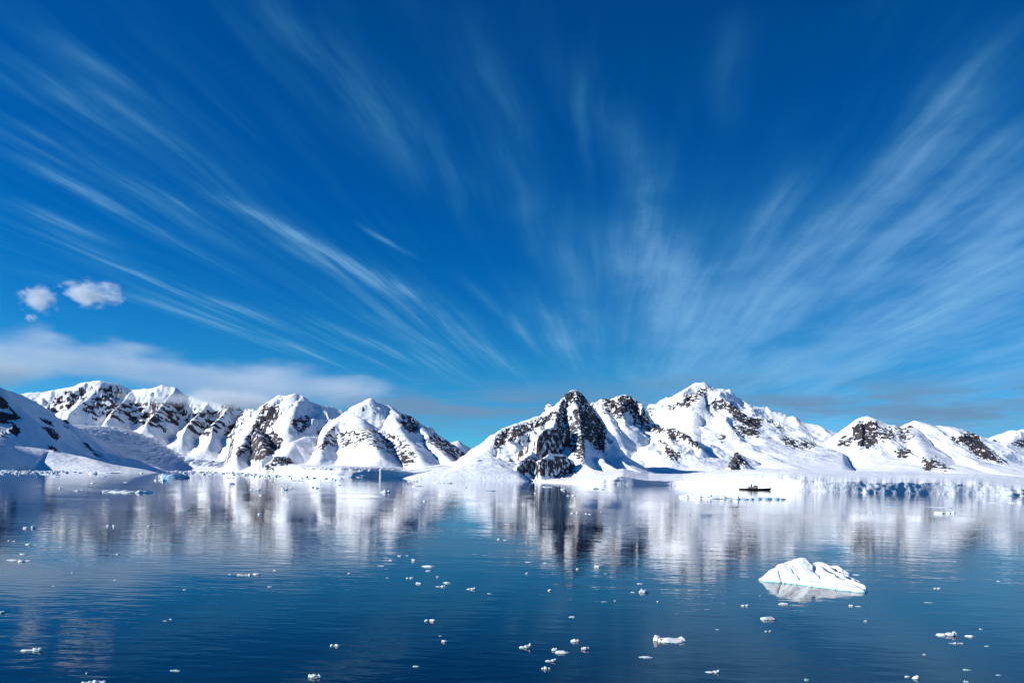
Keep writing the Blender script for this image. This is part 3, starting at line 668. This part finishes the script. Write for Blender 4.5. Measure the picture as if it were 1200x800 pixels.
# ------------------------------------------------------------------ the large iceberg
def tent(X, Y, ridges, base):
    h = np.full(X.shape, -1e3)
    for (sL, sR, rad), pts in ridges:
        pts = [P3(p[0], p[1], p[2]*1.18) for p in pts]
        for a, b in zip(pts[:-1], pts[1:]):
            ux_, uy_ = b[0]-a[0], b[1]-a[1]; L2 = ux_*ux_+uy_*uy_+1e-9
            t = np.clip(((X-a[0])*ux_+(Y-a[1])*uy_)/L2, 0, 1)
            ex, ey = X-(a[0]+t*ux_), Y-(a[1]+t*uy_)
            r = np.hypot(ex, ey); r = np.sqrt(r*r+rad*rad)-rad
            h = np.maximum(h, a[2]+t*(b[2]-a[2])-np.where((t > 0) & (t < 1), np.where(ux_*ey-uy_*ex > 0, sL, sR), np.where(t <= 0, max(sL, sR), .5*(sL+sR)))*r)
    return h
def big_berg():
    xs = np.arange(39.5, 61, .09); ys = np.arange(119, 150, .11)
    Xo, Yo = np.meshgrid(xs, ys); B_ = 1.18; X = Xo*B_+.48; Y = Yo*B_
    wx_ = X+.45*fbm(X/2.8, Y/2.8, 2, 5); wy_ = Y+.45*fbm(X/2.8, Y/2.8, 2, 6)
    h = tent(wx_, wy_, [
        ((1.0, .62, .4), [(900,680,136.3),(904,672,137),(909,665,137.6),(915,661,138),(921,660,138.2),(926,660.5,138.5)]),
        ((1.1, .46, .7), [(923,661,138.6),(926,656,138.9),(931,653.5,139.2),(938,652.5,139.2),(944,653,139.2),(949,656,139),(957,661,137.5),(968,668,134.8),(982,676,131.5),(996,683,128.6),(1007,688,126.6)]),
        ((.9, 1.0, .12), [(951,657,141.5),(958,657.5,141.5),(963,658.5,141),(972,664,139.5),(983,671,136.8),(997,679,133.2),(1013,687,129.6)]),
        ((.9, 1.0, .12), [(962,659,143),(967,660,143),(976,665,141),(988,673,138),(1004,682,134)]),
        ((.9, .9, .12), [(973,663.5,145),(981,662.5,145),(987,668,143),(994,675,140.5),(1003,680,138)])], 0)
    # melt furrows running down to the right, gentle scallops elsewhere
    d = (Xo*.80+Yo*.60)
    fx = np.clip((Xo-50)/6, 0, 1)
    h = h+fx*.16*np.sin(d*3.4+1.6*fbm(Xo/3, Yo/3, 3, 9))*np.clip(h, 0, 1)
    h = h+.07*fbm(Xo/1.6, Yo/1.6, 3, 7)*np.clip(h+.3, 0, 1)+.22*(ridged(Xo/5, Yo/5, 2, 12)-1.1)*np.clip(h, 0, 1)
    # crack on the left face
    cr = np.exp(-((Xo-(45.2+.10*(Yo-134)))/.16)**2)*np.clip((Yo-131.5)/1, 0, 1)*np.clip((137.3-Yo)/1, 0, 1)
    h = h-.45*cr
    # undercut waterline step
    edge = np.clip((h+.05)/.25, 0, 1); h = np.where(h > 0, .22*edge+h*.93, h)
    h = np.maximum(h, -1.2)
    o = grid_object('iceberg', X, Y, h, BERG, {'rock': h*0}, h > -.6)
    tag(o, 'largest white iceberg in open water, domed left and furrowed down to the right', 'iceberg')
big_berg()

# ------------------------------------------------------------------ floating ice
def lobe(rng, sub, facets, rough):
    import bmesh
    bm = bmesh.new(); bmesh.ops.create_icosphere(bm, subdivisions=sub, radius=1)
    pl = []
    for _ in range(facets):
        v_ = Vector((rng.gauss(0, 1), rng.gauss(0, 1), abs(rng.gauss(0, .8)))).normalized(); pl.append((v_, rng.uniform(.58, .95)))
    off = Vector((rng.uniform(0, 99), rng.uniform(0, 99), 0)); V = []
    for q in bm.verts:
        d = q.co.normalized(); k = 1.05
        for v_, e in pl:
            t = v_.dot(d)
            if t > .05: k = min(k, e/t)
        k *= 1+rough*mn.fractal(d*2.3+off, 1.0, 2.0, 4)
        V.append(d*k)
    Fs = [[v_.index for v_ in f.verts] for f in bm.faces]; bm.free()
    return V, Fs
BR = random.Random(7)
def chunk(px, py, w_, h_, style, label, name='ice_chunk', cat='ice chunk', material=None, group='ice chunks floating in the bay', seed=None):
    """px,py: middle of its waterline; w_,h_: how large it looks"""
    lx_, ly_ = U(px, py); Y = H*F/(ly_-HZ); s = Y/F
    W2, Hh = w_*s*.50, max(h_*s*.52, .04)
    rng = random.Random(seed if seed is not None else int(px*7+py*13))
    D2 = W2*(.55 if py > 620 else .9)
    sub = 4 if w_ > 12 else 3
    if style == 'flat': L = [(0, 0, 1, 1, .7)]
    elif style == 'lump': L = [(0, 0, .95, 1, .85), (rng.choice((-1, 1))*.45, .1, .5, .6, 1.0)]
    elif style == 'twin': L = [(-.55, 0, .42, .6, .8), (.42, .1, .58, .7, 1.0), (0, 0, .5, .4, .35)]
    elif style == 'wing': L = [(-.4, 0, .62, .7, .5), (.35, 0, .55, .5, .8), (.72, .1, .28, .35, 1.15)]
    elif style == 'fin': L = [(.08, 0, .92, 1, .52), (-.80, 0, .13, .3, 1.25), (.50, .1, .35, .5, .68), (-.68, 0, .2, .4, .8)]
    elif style == 'star': L = [(-.1, 0, .55, .6, .95), (.6, 0, .34, .4, .8), (-.65, .1, .3, .3, .6), (.05, -.2, .6, .5, .5)]
    elif style == 'rug':
        k = max(4, int(w_/5)); L = [(0, 0, 1, .8, .28)]
        for i in range(k): L.append((-.9+1.8*(i+rng.uniform(.2, .8))/k, rng.uniform(-.3, .3), rng.uniform(1.1, 2.4)/k, rng.uniform(.25, .5), rng.uniform(.3, .8)))
    V, Fs = [], []
    for (lx, ly, rx, ry, rz) in L:
        v_, f_ = lobe(rng, sub, 12, .13); b = len(V)
        ca = rng.uniform(-.3, .3)
        for q in v_:
            x, y = q.x*rx, q.y*ry
            z = q.z*rz
            V.append(((lx+x)*W2, (ly+y)*D2, (z if z > 0 else z*.35)*Hh + (q.x*ca*Hh*.15)))
        Fs += [[i+b for i in f] for f in f_]
    mt = material or ICE
    o = link_mesh(name, V, Fs, mt)
    x, y, _ = P3(px, py, Y); o.location = (x, y+D2*.5, 0); 
    tag(o, label, cat, group)
    return o
IC = [
# --- nearest water, bottom of the photo
(107,801,30,9,'rug','broad white ice slab cut by the bottom edge at lower left'),
(101,789,4,3,'lump','crumb of ice just behind the slab cut by the bottom edge'),
(36,763,25,8,'wing','grey white wing shaped ice sliver in the lower left water'),
(1.5,718,7,6,'lump','pale green ice lump cut by the left edge of the photo',ICEG),
(193,727.5,6,2,'flat','left of two tiny flakes in the dark water above the grey strip'),
(200,725.5,4,2,'lump','right of two tiny flakes in the dark water above the grey strip'),
(204,786,15,4,'flat','flat greenish ice strip between the cut slab and the starry lump',ICEG),
(368,794,17,12,'star','jagged star shaped white ice lump at the bottom left of centre'),
(392,757,14,5,'twin','small bumpy ice piece above the star shaped lump'),
(216,691,6,3,'flat','tiny bright flake alone in the darkening water, far left of the pebble row'),
(316,687.5,8,3,'flat','short tilted flake below the row of three white bits'),
(269,673,7,2,'flat','leftmost and smallest bit of the row of white floes left of centre'),
(286,674,15,5,'rug','widest bumpy floe in the row of white bits left of centre'),
(300,673,12,4,'lump','rounded right end floe of the row of white bits left of centre'),
(322,668.5,5,3,'lump','small white crumb up right of the row of white bits'),
(504,728,16,7,'twin','white double humped ice chunk alone below the centre scatter'),
(521,752,8,6,'lump','bright knob of ice half awash under the double humped chunk'),
(516,745,6,2,'flat','faint grey flake just behind the bright knob half awash',ICEG),
(488,781,10,3,'flat','dim sunken ice flake lowest in the centre water',ICEG),
(447,663,15,2,'flat','thin straight white streak of ice left of the centre scatter'),
(458,656.5,6,2.5,'lump','pebble of ice just above the thin white streak'),
(468,651.5,6,2.5,'lump','leftmost of three specks topping the centre scatter'),
(477,651,6,2,'flat','middle flat speck of three topping the centre scatter'),
(485,657,6,5,'lump','upright bright speck right of the two flat top specks'),
(503,664,18,5,'flat','largest smooth oval white floe of the centre scatter'),
(502,669,8,3,'flat','small flake tucked right under the largest oval floe'),
(454,677,5,1.6,'flat','faint flake left of the small double chip below the white streak'),
(480,677.5,10,4,'twin','small double chip of ice under the thin white streak'),
(491,684,9,5,'lump','blocky white chip below right of the small double chip'),
(513,676,4,3,'lump','speck between the oval floe and the overlapping slivers'),
(524,683,11,4,'flat','upper of two overlapping white slivers in the centre scatter'),
(516,687.5,13,4,'wing','lower of two overlapping white slivers in the centre scatter'),
(552,690.5,12,5,'wing','boat shaped grey chip right of the overlapping slivers'),
(574,695.5,6,2.5,'flat','tiny flake right of the boat shaped chip'),
(409,672,4,2.5,'lump','single crumb left of the thin white streak'),
(615,759,16,9,'wing','ice piece shaped like a folded wing, leftmost of the lower centre group'),
(674,752,13,7,'lump','smooth domed grey white ice in the lower centre group'),
(650,762,9,7,'lump','round head of ice touching the oblong slab in the lower centre group'),
(658,765,19,7,'flat','oblong smooth ice slab in the middle of the lower centre group'),
(686,761,11,8,'star','pointed ice piece with raised tips right of the oblong slab'),
(645,775,15,6,'wing','low ice piece with a curled left tip below the oblong slab'),
(640,784,12,7,'star','small peaked ice piece at the bottom of the lower centre group'),
(670,723,10,4,'flat','small oval floe above the lower centre group'),
(758,770.5,18,4,'flat','narrow lens shaped floe under the finned slab'),
(788,752,46,14,'fin','long grey white ice slab with an upright fin at its left end'),
(755,694,13,9,'lump','hollowed boulder of ice with a dark gap right of the centre'),
(750,684,10,3,'flat','thin plate of ice resting behind the hollowed boulder'),
(742,694,7,2,'flat','low crumb on the left side of the hollowed boulder'),
(721,704,4,2,'lump','lone speck left below the hollowed boulder'),
(709,705,9,1.2,'flat','hair thin ice streak beside the lone speck'),
(771,705,4,3,'lump','lone crumb right below the hollowed boulder'),
(644,692,6,5,'lump','small upright crumb left of centre reflection of the rocky pyramid'),
(617,672,4,3.5,'lump','speck at the left foot of the pyramid reflection'),
(620,658.5,9,2,'flat','thin white flake in the left part of the pyramid reflection'),
(640,659.5,7,1.8,'flat','thin flake between two others in the pyramid reflection'),
(677,667,5,4,'lump','small crumb in the middle of the dark pyramid reflection'),
(700,664.5,9,6,'lump','pyramid shaped white chip in the dark water reflection'),
(710,672,5,2,'flat','flake below the pyramid shaped white chip'),
(835,788,19,6,'wing','long thin ice splinter with raised left end, bottom right of centre'),
(947,797,10,5,'lump','dim grey chip at the bottom edge under the iceberg',ICEG),
(900,726,22,9,'lump','cream white ice block below the left end of the iceberg'),
(901,740,10,4,'twin','murky half sunk lump under the cream white block',ICEG),
(874,710,11,4,'twin','small pair of bumps left below the iceberg'),
(919,708,13,5,'flat','white floe lying in the reflection of the iceberg'),
(841,737.5,7,2,'flat','faint flake left of the cream white block',ICEG),
(891,698,4,1.5,'flat','faint speck just under the left tip of the iceberg'),
(998,710,7,4,'lump','white crumb under the right tip of the iceberg'),
(1007,710.5,10,2,'flat','thin flake touching the crumb under the right tip'),
(1015,728,5,4,'lump','speck standing alone below the right tip of the iceberg'),
(1004,673.5,12,2,'flat','thin pinkish ice strip behind the right tail of the iceberg'),
(1099,689.5,10,3,'twin','small pinkish double flake right of the iceberg'),
(1088,706,13,1.2,'flat','hair thin streak of ice below the pinkish double flake'),
(1111,745,26,10,'wing','long white ice block with raised left corner in the right water'),
(1139,746,14,5,'flat','flat slanted flake right of the long white block'),
(1122,754,15,4,'rug','broken grey crumbs under the long white block'),
(1157,757,7,2.5,'flat','faint pink flake right of the broken crumbs'),
(1150,737,5,2,'lump','faint speck above the slanted flake'),
(1084,767,5,3,'lump','small speck below the long white block'),
(1074,795,11,9,'lump','bright white lump, right half of the pair at the bottom right'),
(1064,793,9,5,'flat','low left half of the bright pair at the bottom right'),
(1133,785,12,3,'flat','dim flat flake above the bottom edge at right',ICEG),
(1171,791,8,3,'flat','dim small flake near the bottom right corner',ICEG),
(1133,799,7,4,'lump','chip cut by the bottom edge right of the bright pair'),
(1171,681,6,2,'flat','faint flake in the water near the right edge'),
# --- middle distance, left
(26,649.5,10,4,'flat','upper single floe of the stack of floes at far left'),
(15,656.5,15,4,'flat','left slab of the stack of floes at far left'),
(24,658,10,5,'lump','white middle block of the stack of floes at far left'),
(34,657,10,2.5,'flat','thin right tail of the stack of floes at far left'),
(32,638,8,3,'lump','dark sided crumb above the stack of floes at far left'),
(42,638.5,6,2,'flat','flat crumb right of the dark sided one at far left'),
(10,633.5,3,2.5,'lump','left of two specks near the left edge'),
(17,634,6,2.5,'flat','right of two specks near the left edge'),
(29,619,8,5,'lump','left half of the white pair of lumps at far left'),
(38,618.5,7,6,'star','spiky right half of the white pair of lumps at far left'),
(85,671.5,4,2,'lump','speck in the grey reflection at left'),
(62,686.5,4,2,'flat','speck low at left under the grey reflection'),
(136,649.5,7,2,'twin','tiny double speck in the bright left reflection'),
(134,679.5,5,2,'flat','small flake under the tiny double speck'),
(126,616.5,5,4,'lump','round dark edged chip, left of a pair in the left reflection'),
(133,617,5,6,'star','thin upright chip, right of a pair in the left reflection'),
(174,616.5,4,3,'lump','lone chip right of the upright chip pair'),
(143,577,56,9,'rug','long rugged ice floe with knobs at both ends, in the left reflections'),
(89,575,9,3,'flat','short white flake left of the long rugged floe'),
(95.5,574,4,1.5,'flat','speck touching the short white flake'),
(70,572,3.5,4,'lump','upright speck left of the short white flake'),
(108,566,5,2,'flat','faint dot beyond the short white flake'),
(147,565,7,2,'flat','faint flake beyond the long rugged floe'),
(186,563,13,6,'rug','white rubble piece at the foot of the dark blue berg'),
(270,567,10,6,'lump','white lump below the shore rubble right of the dark blue berg'),
(268,560,11,5,'rug','rubble piece at the shore behind the white lump'),
(297,574,14,4,'wing','long low floe in the dark shore reflection'),
(305,573,3,3.5,'lump','dot at the right end of the long low floe'),
(305.5,580.5,5,3,'lump','small bright dot below the long low floe'),
(305,603,8,5,'lump','white lump alone in the dark reflection below the small dot'),
(332,574,10,8,'star','spiky bright lump below the rocky knoll'),
(341,571,6,2.5,'flat','flat tail right of the spiky bright lump'),
(338,588,3,2,'lump','faint dot below the spiky bright lump'),
(347,563,14,3,'rug','low rubble strip close to the shore right of the knoll'),
(320,567,8,1.5,'flat','faint strip of ice under the knoll'),
(366,571,4,3,'lump','left small dot of two below the shore ice cliff'),
(370.5,572,5,5,'lump','right larger dot of two below the shore ice cliff'),
(396,568.5,8,2,'flat','thin flake below the shore ice cliff'),
(219,598,6,3,'flat','small dark edged chip in the bright left reflection',ICEB),
# --- middle distance, centre
(451,577,13,7,'star','spiky chip below the low shore left of the rocky pyramid'),
(446,567,4,2,'flat','faint dot near shore beyond the spiky chip'),
(489,569.5,16,3,'flat','long thin white floe near the middle shore'),
(483,564,11,4,'rug','rubble at the shore behind the long thin floe'),
(518,566,24,6,'rug','dark cracked shore ice lump at the middle shore'),
(497,587.5,4,3,'lump','lone dot in the blue water of the gap'),
(545,571,5,2,'lump','small dot near the shore left of the pyramid'),
(522,579,3,1.5,'flat','faint dot under the cracked shore ice'),
(576,575,13,2.5,'rug','thin grey row of ice bits left of the pyramid foot',ICEB),
(585,632,5,3.5,'lump','left bright dot of two beside the pyramid reflection'),
(592,633,6,2.5,'flat','right dull flake of two beside the pyramid reflection'),
(641,570.5,15,3.5,'flat','white floe directly below the lower black cliff'),
(660,573.5,7,4,'lump','chip right of the floe below the black cliff'),
(697,572.5,13,4,'flat','wide white floe below the broken ice right of the pyramid'),
(706,573.5,7,2,'flat','small floe touching the wide floe right of the pyramid'),
(719,575,8,2,'flat','thin floe farther right of the wide floe by the pyramid'),
(690,576,5,1.5,'flat','faint flake below the wide white floe'),
(666,580.5,5,1.8,'flat','left flake of a row in the pyramid reflection near shore'),
(672,580.5,6,3,'lump','middle chip of a row in the pyramid reflection near shore'),
(681,579,6,2,'flat','right flake of a row in the pyramid reflection near shore'),
(671,601.5,5,3,'lump','left chip of a close pair in the black reflection'),
(676.5,601,3,5,'lump','upright right chip of a close pair in the black reflection'),
(687,602,3,2.5,'lump','tiny dot right of the close pair'),
(691.5,602.5,5,2.5,'flat','second flake right of the close pair'),
(705,600,3,2.5,'lump','lone dot in the blue band of the reflection'),
(628,578,4,2,'lump','small dot under the white floe below the cliff'),
# --- middle distance, right
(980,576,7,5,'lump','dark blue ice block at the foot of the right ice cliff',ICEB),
(1046,592,19,1.5,'flat','long thin dark floe off the right ice cliff',ICEB),
(1020,601,6,3,'twin','small double dot left below the long thin dark floe'),
(1103,601.5,13,5,'lump','white lump, largest of the cluster off the right cliff'),
(1112,601,6,4,'lump','middle small lump of the cluster off the right cliff'),
(1118,601,5,5,'star','right spiky lump of the cluster off the right cliff'),
(1104,594.5,36,1.6,'flat','long thin pale floe behind the white cluster'),
(1147,586,9,1.5,'flat','thin short floe close to the right cliff'),
(1170,589.5,24,2.2,'flat','long pale floe left of the block at the right edge'),
(1193,589.5,18,5,'rug','white broken floe cut near the right edge'),
]
for it in IC:
    px, py, w_, h_, st_, lab = it[:6]
    chunk(px, py, w_, h_, st_, lab, material=it[6] if len(it) > 6 else None)
# larger named pieces
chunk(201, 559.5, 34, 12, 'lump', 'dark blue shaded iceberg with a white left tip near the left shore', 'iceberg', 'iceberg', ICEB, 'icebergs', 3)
chunk(190, 559, 12, 12, 'star', 'white tip of ice leaning on the dark blue iceberg', 'iceberg', 'iceberg', ICE, 'icebergs', 4)
chunk(108, 555, 12, 8, 'lump', 'white block at the left end of the flat topped floe near the left shore', 'ice_chunk', 'ice chunk', ICE)
chunk(124, 554, 26, 5, 'flat', 'flat topped white floe with a dark blue side near the left shore', 'ice_floe', 'ice floe', ICE, 'ice floes')
chunk(57, 556, 20, 4, 'rug', 'low double floe at the left shore under the bright snow lobe', 'ice_floe', 'ice floe', ICE, 'ice floes')
chunk(65, 558.5, 9, 3, 'flat', 'single small floe in front of the low double floe at left', 'ice_floe', 'ice floe', ICE, 'ice floes')
chunk(9, 551.9, 18, 6, 'lump', 'rounded grey rock dome on the left shore edge', 'boulder', 'boulder', ICEB, 'boulders')
chunk(118, 558, 10, 3, 'rug', 'rubble in front of the flat topped floe', 'ice_chunk', 'ice chunk', ICE)
chunk(836, 584, 74, 13, 'rug', 'long white rubble berg in front of the small ship', 'iceberg', 'iceberg', ICE, 'icebergs', 8)
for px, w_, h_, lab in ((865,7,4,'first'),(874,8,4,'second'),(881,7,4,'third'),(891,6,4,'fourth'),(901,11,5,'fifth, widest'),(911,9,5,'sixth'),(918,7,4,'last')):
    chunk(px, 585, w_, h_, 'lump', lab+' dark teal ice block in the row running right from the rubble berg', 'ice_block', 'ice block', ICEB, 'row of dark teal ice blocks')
chunk(890, 583, 62, 3.5, 'flat', 'thin white floe under the row of dark teal ice blocks', 'ice_floe', 'ice floe', ICE, 'ice floes')
chunk(906, 574, 4, 4, 'lump', 'tiny dark rock just right of the bow of the ship', 'rock', 'rock', ICEB, 'rocks')

# brash ice packed along the left shore: nobody could count it
def brash():
    rng = random.Random(5); V, Fs = [], []
    for _ in range(420):
        px = rng.choice([rng.uniform(-40, 400), rng.uniform(180, 330), rng.uniform(0, 70)])
        y0 = float(np.interp(px, SX, SY))+1.0; py = y0+abs(rng.gauss(0, 1.5))
        Y = H*F/(py-HZ); s = Y/F; w_ = rng.uniform(1, 6)*s*.5; h_ = rng.uniform(.4, 1.8)*s
        v_, f_ = lobe(rng, 2, 6, .2); b = len(V); x, y = (px-600)/F*Y, Y
        for q in v_: V.append((x+q.x*w_, y+q.y*w_*1.6, q.z*h_))
        Fs += [[i+b for i in f] for f in f_]
    o = link_mesh('brash_ice', V, Fs, ICE); tag(o, 'loose white brash ice crowded along the left shore', 'brash ice', kind='stuff')
brash()

# ------------------------------------------------------------------ the small ship
def plain(name, col, rough=.5):
    m, n, p, o = mat(name); P = pos(n)
    k = n.ss(n.noise(P, .9, 5, .6), .35, .7)
    n.link(n.mix(k, (*col, 1), (*[c_*.62 for c_ in col], 1)), p.inputs['Base Color']); p.inputs['Roughness'].default_value = rough
    return m
HULL = plain('rusty_hull', (.060, .022, .020)); DECKM = plain('weathered_deckhouse', (.42, .36, .33)); MAST = plain('mast_paint', (.20, .17, .16))
def box(V, Fs, c_, d):
    b = len(V); x, y, z = c_; a, e, f = d[0]/2, d[1]/2, d[2]/2
    for sx in (-1, 1):
        for sy in (-1, 1):
            for sz in (-1, 1): V.append((x+sx*a, y+sy*e, z+sz*f))
    for q in ((0,1,3,2),(4,6,7,5),(0,4,5,1),(2,3,7,6),(0,2,6,4),(1,5,7,3)): Fs.append([b+i for i in q])
def tube(V, Fs, a, b_, r0, r1, k=8):
    a, b_ = Vector(a), Vector(b_); d = (b_-a).normalized(); u_ = d.orthogonal().normalized(); v_ = d.cross(u_); i0 = len(V)
    for p_, r_ in ((a, r0), (b_, r1)):
        for i in range(k):
            t = 2*math.pi*i/k; V.append(tuple(p_+(u_*math.cos(t)+v_*math.sin(t))*r_))
    for i in range(k): Fs.append([i0+i, i0+(i+1) % k, i0+k+(i+1) % k, i0+k+i])
    Fs.append([i0+i for i in range(k)][::-1]); Fs.append([i0+k+i for i in range(k)])
def ship():
    Y = H*F/(U(884, 574)[1]-HZ); x, y, _ = P3(884, 574, Y); e_s = Y/618
    e = bpy.data.objects.new('ship', None); C.objects.link(e); e.location = (x, y, 0); e.rotation_euler = (0, 0, math.radians(-6)); e.scale = (e_s,)*3
    tag(e, 'small dark rusty ship with masts lying before the snow shore right of centre', 'ship')
    V, Fs = [], []; n_ = 16; Lh = 11.5
    sect = []
    for i in range(n_+1):
        t = i/n_; xx = -Lh+2*Lh*t
        wdt = 2.3*(1-abs(2*t-1)**3.2)+.05; top = 1.15+1.5*max(0, t-.55)**1.3*1.6+.35*max(0, .25-t)
        if t < .22: top -= .1
        sect.append(len(V))
        for (a, b_) in ((-1, top), (-.86, .35), (-.45, -.6), (.45, -.6), (.86, .35), (1, top)):
            V.append((xx+(.8*t*max(b_, 0) if t > .9 else 0), a*wdt, b_))
    for i in range(n_):
        for k in range(5): Fs.append([sect[i]+k, sect[i+1]+k, sect[i+1]+k+1, sect[i]+k+1])
        Fs.append([sect[i]+5, sect[i+1]+5, sect[i+1], sect[i]])
    Fs.append([sect[0]+k for k in range(6)]); Fs.append([sect[-1]+k for k in range(6)][::-1])
    link_mesh('hull', V, Fs, HULL, e, smooth=False)
    V, Fs = [], []; box(V, Fs, (-1.2, 0, 1.75), (7.4, 2.6, 1.5)); box(V, Fs, (.9, 0, 3.05), (2.6, 2.2, 1.1)); box(V, Fs, (.9, 0, 3.65), (3.0, 2.5, .12))
    dh = link_mesh('deckhouse', V, Fs, DECKM, e, smooth=False)
    for i in range(5):
        V, Fs = [], []; box(V, Fs, (-4.2+i*1.35, -1.32, 1.95), (.6, .06, .5)); link_mesh('window', V, Fs, HULL, dh, smooth=False)
    V, Fs = [], []; tube(V, Fs, (-2.2, 0, 2.5), (-2.4, 0, 4.6), .55, .5, 12); link_mesh('funnel', V, Fs, HULL, e)
    for xx, hh in ((4.2, 7.6), (-.3, 8.6), (-5.6, 6.4)):
        V, Fs = [], []; tube(V, Fs, (xx, 0, 1.2), (xx-.1, 0, hh), .13, .07); tube(V, Fs, (xx-.9, 0, hh*.78), (xx+.9, 0, hh*.78), .05, .05, 6)
        link_mesh('mast', V, Fs, MAST, e)
    V, Fs = [], []
    for a, b_ in (((4.1, 0, 7.4), (11.2, 0, 2.6)), ((-.4, 0, 8.4), (4.1, 0, 7.4)), ((-5.7, 0, 6.2), (-11.2, 0, 1.4)), ((-5.7, 0, 6.2), (-.4, 0, 8.4))): tube(V, Fs, a, b_, .035, .035, 5)
    link_mesh('rigging', V, Fs, MAST, e)
    V, Fs = [], []
    for i in range(14):
        xx = -10.5+i*1.05
        if xx < 3.5: tube(V, Fs, (xx, -2.0*(1-abs(xx/11.5)**3.2), 1.1), (xx, -2.0*(1-abs(xx/11.5)**3.2), 2.0), .04, .04, 5)
    for i in range(13):
        a = -10.5+i*1.05; b_ = a+1.05; fy = lambda q: -2.0*(1-abs(q/11.5)**3.2)
        tube(V, Fs, (a, fy(a), 1.96), (b_, fy(b_), 1.96), .05, .05, 5)
    link_mesh('railing', V, Fs, DECKM, e)
ship()
